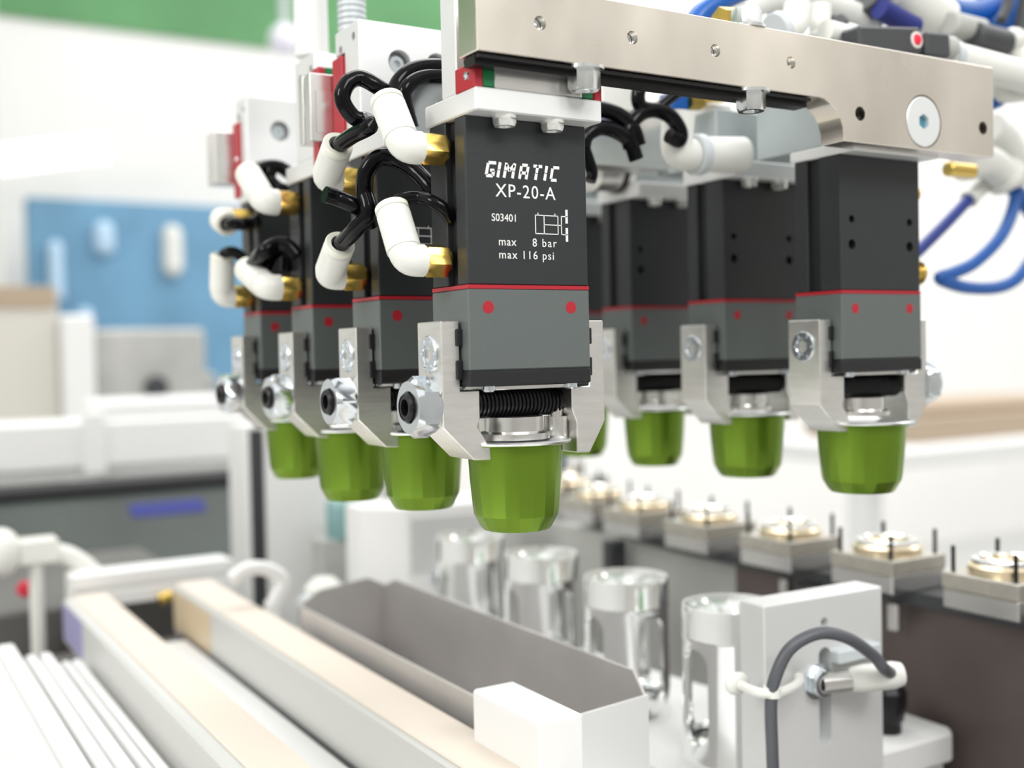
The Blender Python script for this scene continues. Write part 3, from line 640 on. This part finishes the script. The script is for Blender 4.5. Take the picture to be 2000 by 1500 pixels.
mono('brass_fitting', B().cyl((0, 0, 0), (16, 0, 0), 3.0, n=18, ch=.5), BRASS, 'slim brass pipe under the right end of the rail', 'fitting', at(1850, 330, y=30))

# ================================================================== lower machine
tbl = thing('machine_table', 'white machine table under the trough and the beams', 'table', (0, 0, -185))
part('table_top', B().box(-320, 104, -160, 357, -20, 8, 2), WPAINT, tbl)
for x in (-290, 74):
    for y in (-130, 330): part('leg', B().box(x-20, x+20, y-20, y+20, -715, -20, 2), WPAINT, tbl)
part('rear_tray', B().box(-320, 60, 357, 438, -15, -6, .5), mat('grey_tray', (.22, .21, .20), .2, .5), tbl)
# trough
t = thing('trough', 'dark stainless trough with chamfered ends beside the row of metal cups', 'trough', (40, 36, -177))
part('floor_sheet', B().box(1.2, 45, 1.2, 214, 0, 1.2), TROUGH, t)
part('left_side', B().box(0, 1.2, 0, 214, 0, 37.5), TROUGH, t)
part('right_side', B().prism([(0, 0), (214, 0), (214, 42), (200, 47.2), (6, 47.2), (0, 40)], 45, 46.2, 'x'), TROUGH, t)
part('back_side', B().prism([(0, 0), (46.2, 0), (46.2, 42), (36, 47.2), (10, 44), (0, 37.5)], 213, 214.2, 'y'), TROUGH, t)
part('front_side', B().prism([(0, 0), (46.2, 0), (46.2, 40.2), (0, 37.5)], -1.2, 0, 'y'), ALU, t)
o = mono('clamp_block', B().box(0, 16, 0, 42, 0, 29, .8), WPAINT, 'white block on the near left corner of the trough', 'block', (29, 14, -159))
o = part('block_foot', B().box(2, 11, 4, 38, -18, 0), WPAINT, o)
# long conveyor beams with beige belts
BEAMP = mat('pale_beam_paint', (.62, .62, .60), .2, .45)
def beam(lab, x0, x1, y1, zt, zb, film=False):
    g = thing('conveyor_beam', lab, 'beam', (x0, -150, zb))
    L = y1+150
    part('beam_body', B().box(0, x1-x0, 0, L, 0, zt-zb-1, 1.5), BEAMP, g)
    part('belt', B().box((5 if film else 1.2), x1-x0-.2, 1, L-1, zt-zb-1.2, zt-zb, .5), BEIGE, g)
    if not film: part('gap_shade', B().box(-2.4, 0, 0, L-20, 0, 4.7), SLATE, g)  # dark filler paints the shade of the gap beside the flat strip
    if film: part('end_film', B().box(-.3, 0, L-58, L, 3, zt-zb-3, .1), LILAC, g)
    else: part('belt_end', B().box(-.3, 0, L-75, L-1, 4, zt-zb-4, .1), mat('amber_film', (.62, .50, .34), 0, .4), g)
    return g
beam('long white beam with beige belt running beside the trough', 13, 34.5, 384, -147, -177)
beam('outer long white beam with violet film at its far end', -44, -20.5, 402, -151, -177, True)
mono('inlay_strip', B().box(0, 29, 0, 500, 0, 4.6, .4), WPAINT, 'flat white strip lying between the two long beams', 'strip', (-18.5, -150, -177))
for lab, x0, x1, y1, zt in (('leftmost white profile bar at the picture edge', -95, -77, 345, -160), ('white profile bar second from the left edge', -73.5, -61.5, 332, -164), ('thin white profile strip nearest the outer beam', -57, -48, 330, -169)):
    g = thing('profile_bar', lab, 'bar', (x0, -150, -177), group='white profile bars left of the beams')
    L = y1+150
    part('bar', B().box(0, (x1-x0)*.42, 0, L, 0, zt+177, .8).box((x1-x0)*.58, x1-x0, 0, L, 0, zt+177, .8), WPAINT, g)
    part('groove', B().box((x1-x0)*.4, (x1-x0)*.6, 0, L-2, 0, zt+174), ALU, g)
g = thing('cross_profile', 'white cross profile lying behind the ends of the long beams', 'bar', (-37, 405, -177))
part('profile', B().prism([(22, 36), (12, 36), (12, 32), (9.5, 32), (9.5, 36), (0, 36), (0, 28), (1.5, 28), (1.5, 25), (0, 25), (0, 17), (22, 17)], 0, 90, 'x', .3), WPAINT, g)
part('end_plate', B().box(-1.5, 0, 0, 22, 0, 35.5, .4), WPAINT, g); part('end_plate', B().box(90, 92, 0, 22, 0, 35.5, .4), WPAINT, g)
hk = thing('white_hook', 'white bent bracket standing at the far end of the trough', 'bracket', at(530, 1185, y=300))
c0 = at(530, 1185, y=300)
part('hook_arm', B().tube([at(452, 1132, y=300)-c0, at(480, 1112, y=300)-c0, at(515, 1110, y=300)-c0, at(545, 1124, y=300)-c0, at(552, 1142, y=300)-c0, at(540, 1165, y=300)-c0, at(530, 1185, y=300)-c0], 3.8, 14), WPAINT, hk)
part('hook_foot', B().cyl((0, 0, -22), (0, 0, 3), 3.6, n=14), WPAINT, hk)
g = thing('hose_connector', 'white round-headed hose connector at the left edge above the beams', 'connector', at(40, 1080, y=430)); c0 = at(40, 1080, y=430)
part('head', B().sphere(at(2, 1080, y=430)-c0, 11, (1, 1, 1.3)), WHITE, g)
part('body', B().box(-2, 20, -7, 7, -7, 8, 1.5), WHITE, g)
part('curved_hose', B().tube([at(96, 1078, y=430)-c0, at(130, 1085, y=430)-c0, at(160, 1102, y=430)-c0, at(182, 1122, y=430)-c0], 6, 14), WHITE, g)
part('stand', B().cyl((8, 0, -60), (8, 0, -6), 4, n=14), WHITE, g)
mono('machine_housing', B().box(0, 330, 0, 190, 0, 76, 2), mat('dark_grey_housing', (.11, .105, .10), 0, .5, 0, 1, .2, 12), 'dark machine housing behind the ends of the long beams', 'housing', (-280, 440, -240))
mono('indicator_lamp', B().sphere((0, 0, 0), 5), LEDR, 'small dim red indicator on the dark housing at left', 'lamp', at(50, 1150, y=440))
mono('brass_fitting', B().cyl((0, 0, 0), (8, 0, 2), 3.4, n=18, ch=.5), BRASS, 'small brass fitting below the white cross profile', 'fitting', at(310, 1172, y=400))

# ------------------------------------------------------------------ cups
CUPS = [(1425, 1178, 18.6), (1222, 1124, 18.8), (1056, 1079, 18.6), (918, 1046, 18.4)]
CL = ['slotted metal cup nearest the sensor plate', 'slotted metal cup second from the sensor plate, its windows showing clearly', 'slotted metal cup third from the sensor plate', 'farthest slotted metal cup under the hanging capsules']
r_ = 18.5
prof = [(r_-1.6, 0), (r_+.6, 0), (r_+.6, 1.5), (r_, 3), (r_, 46.5), (r_+.25, 47.2), (r_+.25, 48.6), (r_, 49.2), (r_, 58.2), (r_-.5, 60), (r_-1.0, 60), (r_-1.9, 56), (r_-1.9, 10), (r_-1.9, 4)]
cup0 = part('tube_wall', B().lathe(prof, n=64, closed=True), CLEAR)
def stadium(hw, z0, z1, n=10):
    P = []
    for i in range(n+1): t = PI*i/n; P.append((hw*math.cos(t), z1-hw+hw*math.sin(t)))
    for i in range(n+1): t = PI+PI*i/n; P.append((hw*math.cos(t), z0+hw+hw*math.sin(t)))
    return P
carve(cup0, B().prism(stadium(6.6, 8, 45), -30, 30, 'x')); carve(cup0, B().prism(stadium(6.6, 8, 45), -30, 30, 'y'))
cupme = cup0.data; bpy.data.objects.remove(cup0)
seat = B().lathe([(0, 0), (15, 0), (15, 6), (12, 7), (0, 7)], n=32).mesh('cup_floor', CHROME)
for (px, py, r), lab in zip(CUPS, CL):
    p = at(px, py, z=-117)
    g = thing('slotted_cup', lab, 'cup', (p.x, p.y, -177), group='slotted metal cups in a row'); obj('tube_wall', cupme, g); obj('cup_floor', seat, g)
bp = thing('base_plate', 'white base plate under the metal cups and the sensor plate', 'plate', (0, 0, -197))
part('plate', B().prism([(112, 34), (120, 28), (236, 28), (241, 33), (241, 62), (205, 66), (180, 290), (108, 290)], 8, 20, 'z', 1.0), WPAINT, bp)
part('rail_support', B().box(206, 240, 36, 60, -700, 8), WPAINT, bp)
# sensor plate
sp = thing('sensor_plate', 'upright silver plate with a vertical slot in front of the nearest cup', 'plate', (125, 19, -177), -.03)
pl = part('plate', B().box(0, 58, 0, 13, 0, 68.5, .5), ALU, sp)
carve(pl, B().prism([(px+28.5, pz) for px, pz in stadium(3.0, 14, 50)], -2, 8, 'y').cyl((28.5, -1, 59), (28.5, 3.5, 59), 1.8, n=18))
part('slot_back', B().box(25, 32, 5.5, 7.6, 13, 51), GREYP, sp)
sn = thing('proximity_sensor', 'white barrel sensor with a knurled nut screwed into the slotted plate', 'sensor', at(1600, 1333, y=17)); c0 = at(1600, 1333, y=17)
ax = at(1732, 1318, y=2) - c0
ax = Vector((30, -14, 2)).normalized()
part('washer', B().lathe([(2.5, 0), (6.4, 0), (6.4, 1.2), (2.5, 1.2)], (0, 2, 0), (0, -1, 0), 24, closed=True), ZINC, sn)
part('lock_nut', B().lathe([(2.5, 1.2), ('hex', 5.4, 1.3), ('hex', 5.4, 4.4), (4.6, 5), (2.5, 5)], (0, 2, 0), (0, -1, 0), 24), ZINC, sn)
prof = [(0, 0)]
for i in range(12): prof += [(3.9, i*.9), (3.9, i*.9+.45), (3.5, i*.9+.6), (3.5, i*.9+.85)]
part('threaded_barrel', B().lathe(prof+[(0, 10.8)], (0, -1, 0), ax, 20), STEEL, sn)
part('sensor_body', B().lathe([(0, 10), (3.2, 10), (4.4, 12), (4.9, 16), (4.9, 27), (4.1, 30), (0, 30.5)], (0, -1, 0), ax, 22), WHITE, sn)
e = c0 + Vector((0, -1, 0)) + ax*27
mono('sensor_cable', B().tube([at(1512, 1560, y=12), at(1508, 1460, y=10), at(1506, 1370, y=8), at(1516, 1318, y=6), at(1545, 1265, y=4), at(1600, 1237, y=2), at(1655, 1246, y=0), at(1705, 1280, y=0), at(1727, 1306, y=0), e], 2.15, 14), CABLE, 'dark grey cable arching over the barrel sensor', 'cable')
cl = thing('cable_clip', 'white cable clip between the nearest cup and the slotted plate', 'clip', at(1440, 1335, y=20)); c0 = at(1440, 1335, y=20)
part('pad', B().sphere((0, 0, 0), 4.0, (1.3, .5, 1)), WHITE, cl)
part('strap', B().tube([at(1446, 1338, y=18)-c0, at(1480, 1352, y=10)-c0, at(1515, 1354, y=7)-c0, at(1545, 1344, y=11)-c0, at(1562, 1330, y=15)-c0, at(1560, 1320, y=17)-c0], 1.7, 10), WHITE, cl)
part('band', B().cyl(at(1507, 1362, y=8)-c0, at(1508, 1340, y=8)-c0, 3.1, n=16, ch=.3), WHITE, cl)
mono('clamping_knob', B().lathe([(0, 0), (5.6, 0), (5.6, 4), (6.6, 5.5), (7.8, 12), (7.8, 17), (6.2, 19.4), (0, 20)], n=26), ROD, 'black round knob on the base plate right of the slotted plate', 'knob', (216, 44, -177))
mono('guide_bracket', B().box(0, 22, 0, 5, 0, 5, .6), GREYP, 'pale small bar behind the barrel sensor on the slotted plate', 'bracket', tuple(at(1640, 1300, y=14)))

# ------------------------------------------------------------------ puck conveyor on the right
cv = thing('conveyor', 'dark-sided conveyor carrying the metal pucks', 'conveyor', (226, 0, -900))
def drift(y): return 0 if y < 190 else (y-190)**2/800.0
ys = [-170, 190] + [190+i*24 for i in range(1, 14)]
part('track', B().prism([(16+drift(y), y) for y in ys] + [(60+drift(y), y) for y in reversed(ys)], 770, 776, 'z'), SLATE, cv)
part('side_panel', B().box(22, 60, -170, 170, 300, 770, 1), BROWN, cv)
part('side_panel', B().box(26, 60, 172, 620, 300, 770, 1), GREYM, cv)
for y in (105, 260, 420): part('post', B().box(8, 20, y, y+9, 0, 770, 1), SLATE if y < 300 else ALU, cv)
for y, zz in ((-45, 762), (-10, 760), (60, 762), (125, 762)): part('hanger_bolt', B().cyl((14, y, zz-4), (14, y, zz+8), 3.2, n=14, ch=.5), STEEL, cv)
part('leg', B().box(100, 160, 60, 100, 0, 720, 2), GREYM, cv)
pk_body = B().box(0, 34, 0, 34, 0, 8, .6).mesh('puck_body', STEEL)
pk_top = B().box(-.3, 34.3, -.3, 34.3, 8, 14.6, .5).mesh('puck_top', PUCKT)
ring = B().lathe([(9, 14.4), (14.5, 14.4), (14.5, 17.5), (12.8, 18.8), (10.5, 18.8), (10, 17), (9, 16)], (17, 17, 0), n=36, closed=True).mesh('nest_ring', GOLD)
ring2 = B().lathe([(10, 18.6), (13, 18.6), (13, 20.2), (11, 20.8), (10, 20.2)], (17, 17, 0), n=36, closed=True).mesh('nest_lip', CHROME)
pin = B().cyl((0, 0, 14), (0, 0, 25), .9, n=10, ch=.3).mesh('pin', ROD)
inner = B().lathe([(0, 15.6), (9.6, 15.6), (9.6, 14.5)], (17, 17, 0), n=28).mesh('nest_floor', STEEL)
for k in range(-2, 9):
    y = -8 + k*PITCHY
    names = {-1: None}
    lab = ['metal puck with ring nest at the right edge of the conveyor', 'metal puck second from the right edge, with dark pins', 'metal puck third from the right edge, partly blurred', 'metal puck fourth from the right edge', 'metal puck fifth from the right edge, gold ring glinting', 'metal puck sixth along the conveyor', 'metal puck seventh along the conveyor, strongly blurred', 'metal puck eighth along the conveyor, a gold blur', 'metal puck at the far end of the conveyor']
    if k < 0: continue
    g = thing('carrier_puck', lab[k], 'puck', (228 + drift(y), y, -124), group='carrier pucks on the conveyor')
    for n_, me in (('puck_body', pk_body), ('puck_top', pk_top), ('nest_ring', ring), ('nest_floor', inner)): 
        q = obj(n_, me, g)
        if n_ == 'nest_ring': obj('nest_lip', ring2, q)
    for px_, py_ in ((3, 31), (31, 31), (31, 3), (3.5, 3.5)):
        o = obj('pin', pin, g); o.location = (px_*S, py_*S, 0)

# ================================================================== behind, out of focus
col = thing('aluminium_column', 'upright aluminium column with a dark slot behind the far left capsules', 'column', (88, 480, -900))
part('column_body', B().prism([(0, 0), (3, 0), (3, 10), (14, 10), (14, 0), (62, 0), (62, 40), (0, 40)], 0, 835, 'z', .8), WPAINT, col)
part('slot_lining', B().box(3.2, 13.8, 3, 9.8, 0, 832), SLATE, col)
bx = thing('control_box', 'white box with a grey front behind the farthest metal cup', 'box', (116, 350, -177))
part('case', B().prism([(0, 0), (20, -22), (86, -22), (86, 24), (0, 24)], 0, 68, 'z', 1.0), WPAINT, bx)
part('front_cover', B().box(21, 86, -23, -22, 30, 62, .4), ALU, bx)
part('latch', B().cyl((40, -26, 26), (40, -22, 26), 6, n=18, ch=.8), ZINC, bx)
mono('glass_jar', B().lathe([(0, 0), (11, 0), (12, 3), (12, 22), (10, 26), (0, 26)], n=26), mat('teal_glass', (.20, .36, .36), 0, .25), 'blurred teal canister behind the third capsule', 'canister', tuple(at(672, 1050, y=440)))
mono('support_block', B().box(-14, 26, -8, 14, -60, 0, 1), GREYM, 'grey block the teal canister stands on', 'block', tuple(at(660, 1050, y=440)))
g = thing('round_valve', 'white rounded valve left of the control box', 'valve', (100, 322, -177))
part('valve_body', B().lathe([(0, 0), (9, 0), (9, 12), (12, 14), (12, 24), (8, 28), (0, 29)], n=24), WHITE, g)
part('outlet', B().cyl((0, 0, 19), (20, -8, 15), 5.5, n=18, ch=1), WHITE, g)
g = thing('round_valve', 'second white valve behind the far end of the trough', 'valve', (84, 330, -177))
part('valve_body', B().lathe([(0, 0), (8, 0), (8, 16), (11, 18), (11, 28), (6, 33), (0, 34)], n=24), WHITE, g)
part('outlet', B().cyl((0, 0, 23), (-16, -6, 21), 4.5, n=18, ch=1), GREYP, g)
mono('steel_column', B().cyl((0, 0, 0), (0, 0, 830), 13, n=26), mat('blue_grey_steel', (.30, .34, .40), .7, .3), 'blue-grey round column right of the frontmost capsule', 'column', (298, 420, -900))
mono('panel_post', B().box(0, 16, 0, 16, 0, 850, 1), SLATE, 'dark slim post next to the blue-grey column', 'post', (332, 520, -900))
# machine guard with dark glass hood at left
hood = thing('glass_hood', 'dark tinted hood of the machine behind the long beams', 'hood', (-120, 640, -240))
part('hood_pane', B().prism([(0, 0), (150, 104), (150, 108), (-4, 4)], -120, 290, 'x'), GLASSD, hood)
part('hood_rim', B().tube([(-120, 148, 106), (290, 148, 106)], 10, 12, smooth=False), SLOT, hood)
part('blue_label', B().prism([(112, 82.4), (126, 91.9), (126, 92.9), (112, 83.4)], 190, 256, 'x'), NAVY, hood)
part('hood_end', B().prism([(0, 0), (150, 104), (150, 0)], 286, 290, 'x'), GREYM, hood)
part('hood_base', B().box(-120, 290, 0, 156, -660, 0), GREYM, hood)
mb = thing('machine_beam', 'white horizontal machine beam across the left background', 'beam', (-160, 900, -135))
part('beam', B().box(0, 400, 0, 70, 10, 58, 3), WPAINT, mb)
part('joint_plate', B().box(216, 238, -4, 0, 4, 66, 1.5), WPAINT, mb)
part('upper_ledge', B().box(228, 400, 10, 70, 58, 78, 4), WPAINT, mb)
part('lower_lip', B().box(0, 400, 6, 66, 0, 10, 2), ALU, mb)
for x in (20, 360): part('leg', B().box(x, x+40, 15, 60, -765, 0, 2), WPAINT, mb)
cb = thing('grey_cabinet', 'grey-beige machine cabinet behind the white beam', 'cabinet', (110, 1500, -900))
part('body', B().box(72, 240, 0, 220, 0, 930, 6), GREYM, cb)
part('side_box', B().box(240, 262, 20, 200, 0, 860, 5), GREYM, cb)
part('knob', B().cyl((160, -14, 840), (160, 0, 840), 18, n=20, ch=3), SLATE, cb)
cb = thing('pale_cabinet', 'pale cabinet with a white post at the left edge', 'cabinet', (-60, 1480, -900))
part('body', B().box(0, 190, 0, 200, 0, 990, 5), mat('pale_beige_paint', (.62, .60, .54), 0, .5), cb)
part('white_post', B().box(190, 236, -20, 60, 0, 950, 4), WPAINT, cb)
part('top_edge', B().box(0, 188, -3, 0, 960, 992, 1), CARD, cb)
mono('wall_post', B().box(0, 90, 0, 120, 0, 1900, 6), mat('post_paint', (.62, .63, .58), 0, .6), 'grey-green upright post at the left edge of the hall', 'post', (100, 2600, -900))
bpn = thing('blue_screen', 'large blue machine panel with pale reflections in the left background', 'panel', (258, 2700, -900))
part('panel', B().box(0, 640, 0, 40, 560, 1288, 4), BLUEP, bpn)
for lx in (10, 590): part('leg', B().box(lx, lx+40, 0, 40, 0, 560, 2), WPAINT, bpn)
for (px0, px1, py0, py1) in ((318, 354, 440, 540), (182, 222, 432, 500), (95, 122, 470, 590), (150, 180, 600, 660)):  # pale solids stand in for reflections on the panel
    a = at(px0, py1, y=2690); b_ = at(px1, py0, y=2690); rr = (b_.x-a.x)/2
    part('pale_reflection', B().tube([(a.x+rr-258, -16, a.z+900+rr), (a.x+rr-258, -16, b_.z+900-rr)], rr, 14, smooth=False).sphere((a.x+rr-258, -16, a.z+900+rr), rr).sphere((a.x+rr-258, -16, b_.z+900-rr), rr), WHITE if px0 == 318 else mat('pale_blue_reflection', (.45, .62, .78), 0, .4) if 'pale_blue_reflection' not in MATS else MATS['pale_blue_reflection'], bpn)
mono('hanging_lamp', B().tube([at(-40, 318, y=2650)-at(100, 300, y=2650), at(205, 288, y=2650)-at(100, 300, y=2650)], 32, 16, smooth=False), LAMPG, 'long pale tube lamp on the wall at the left edge', 'lamp', tuple(at(100, 300, y=2650)))
g = thing('round_lamp', 'blurred pale round lamp before the green wall band', 'lamp', tuple(at(556, 78, y=2600)))
part('globe', B().sphere((0, 0, 0), 42), mat('frosted_lilac_glass', (.85, .82, .93), 0, .3), g)
part('stem', B().cyl((0, 0, 30), (0, 0, 900), 12, n=12), GREYP, g)
mono('cardboard_pallet', B().box(0, 700, 0, 300, 0, 52, 5).box(40, 640, 20, 280, 52, 74, 5), CARD, 'blurred brown stack low in the right background', 'stack', tuple(at(1790, 868, d=2200)))
bn = thing('bench', 'white bench under the blurred brown stack', 'bench', tuple(at(1790, 868, d=2200)))
part('bench_top', B().box(-120, 900, -60, 360, -36, 0, 5), WPAINT, bn)
for x in (-100, 840): part('leg', B().box(x, x+50, 40, 90, -700, -36, 3), WPAINT, bn)
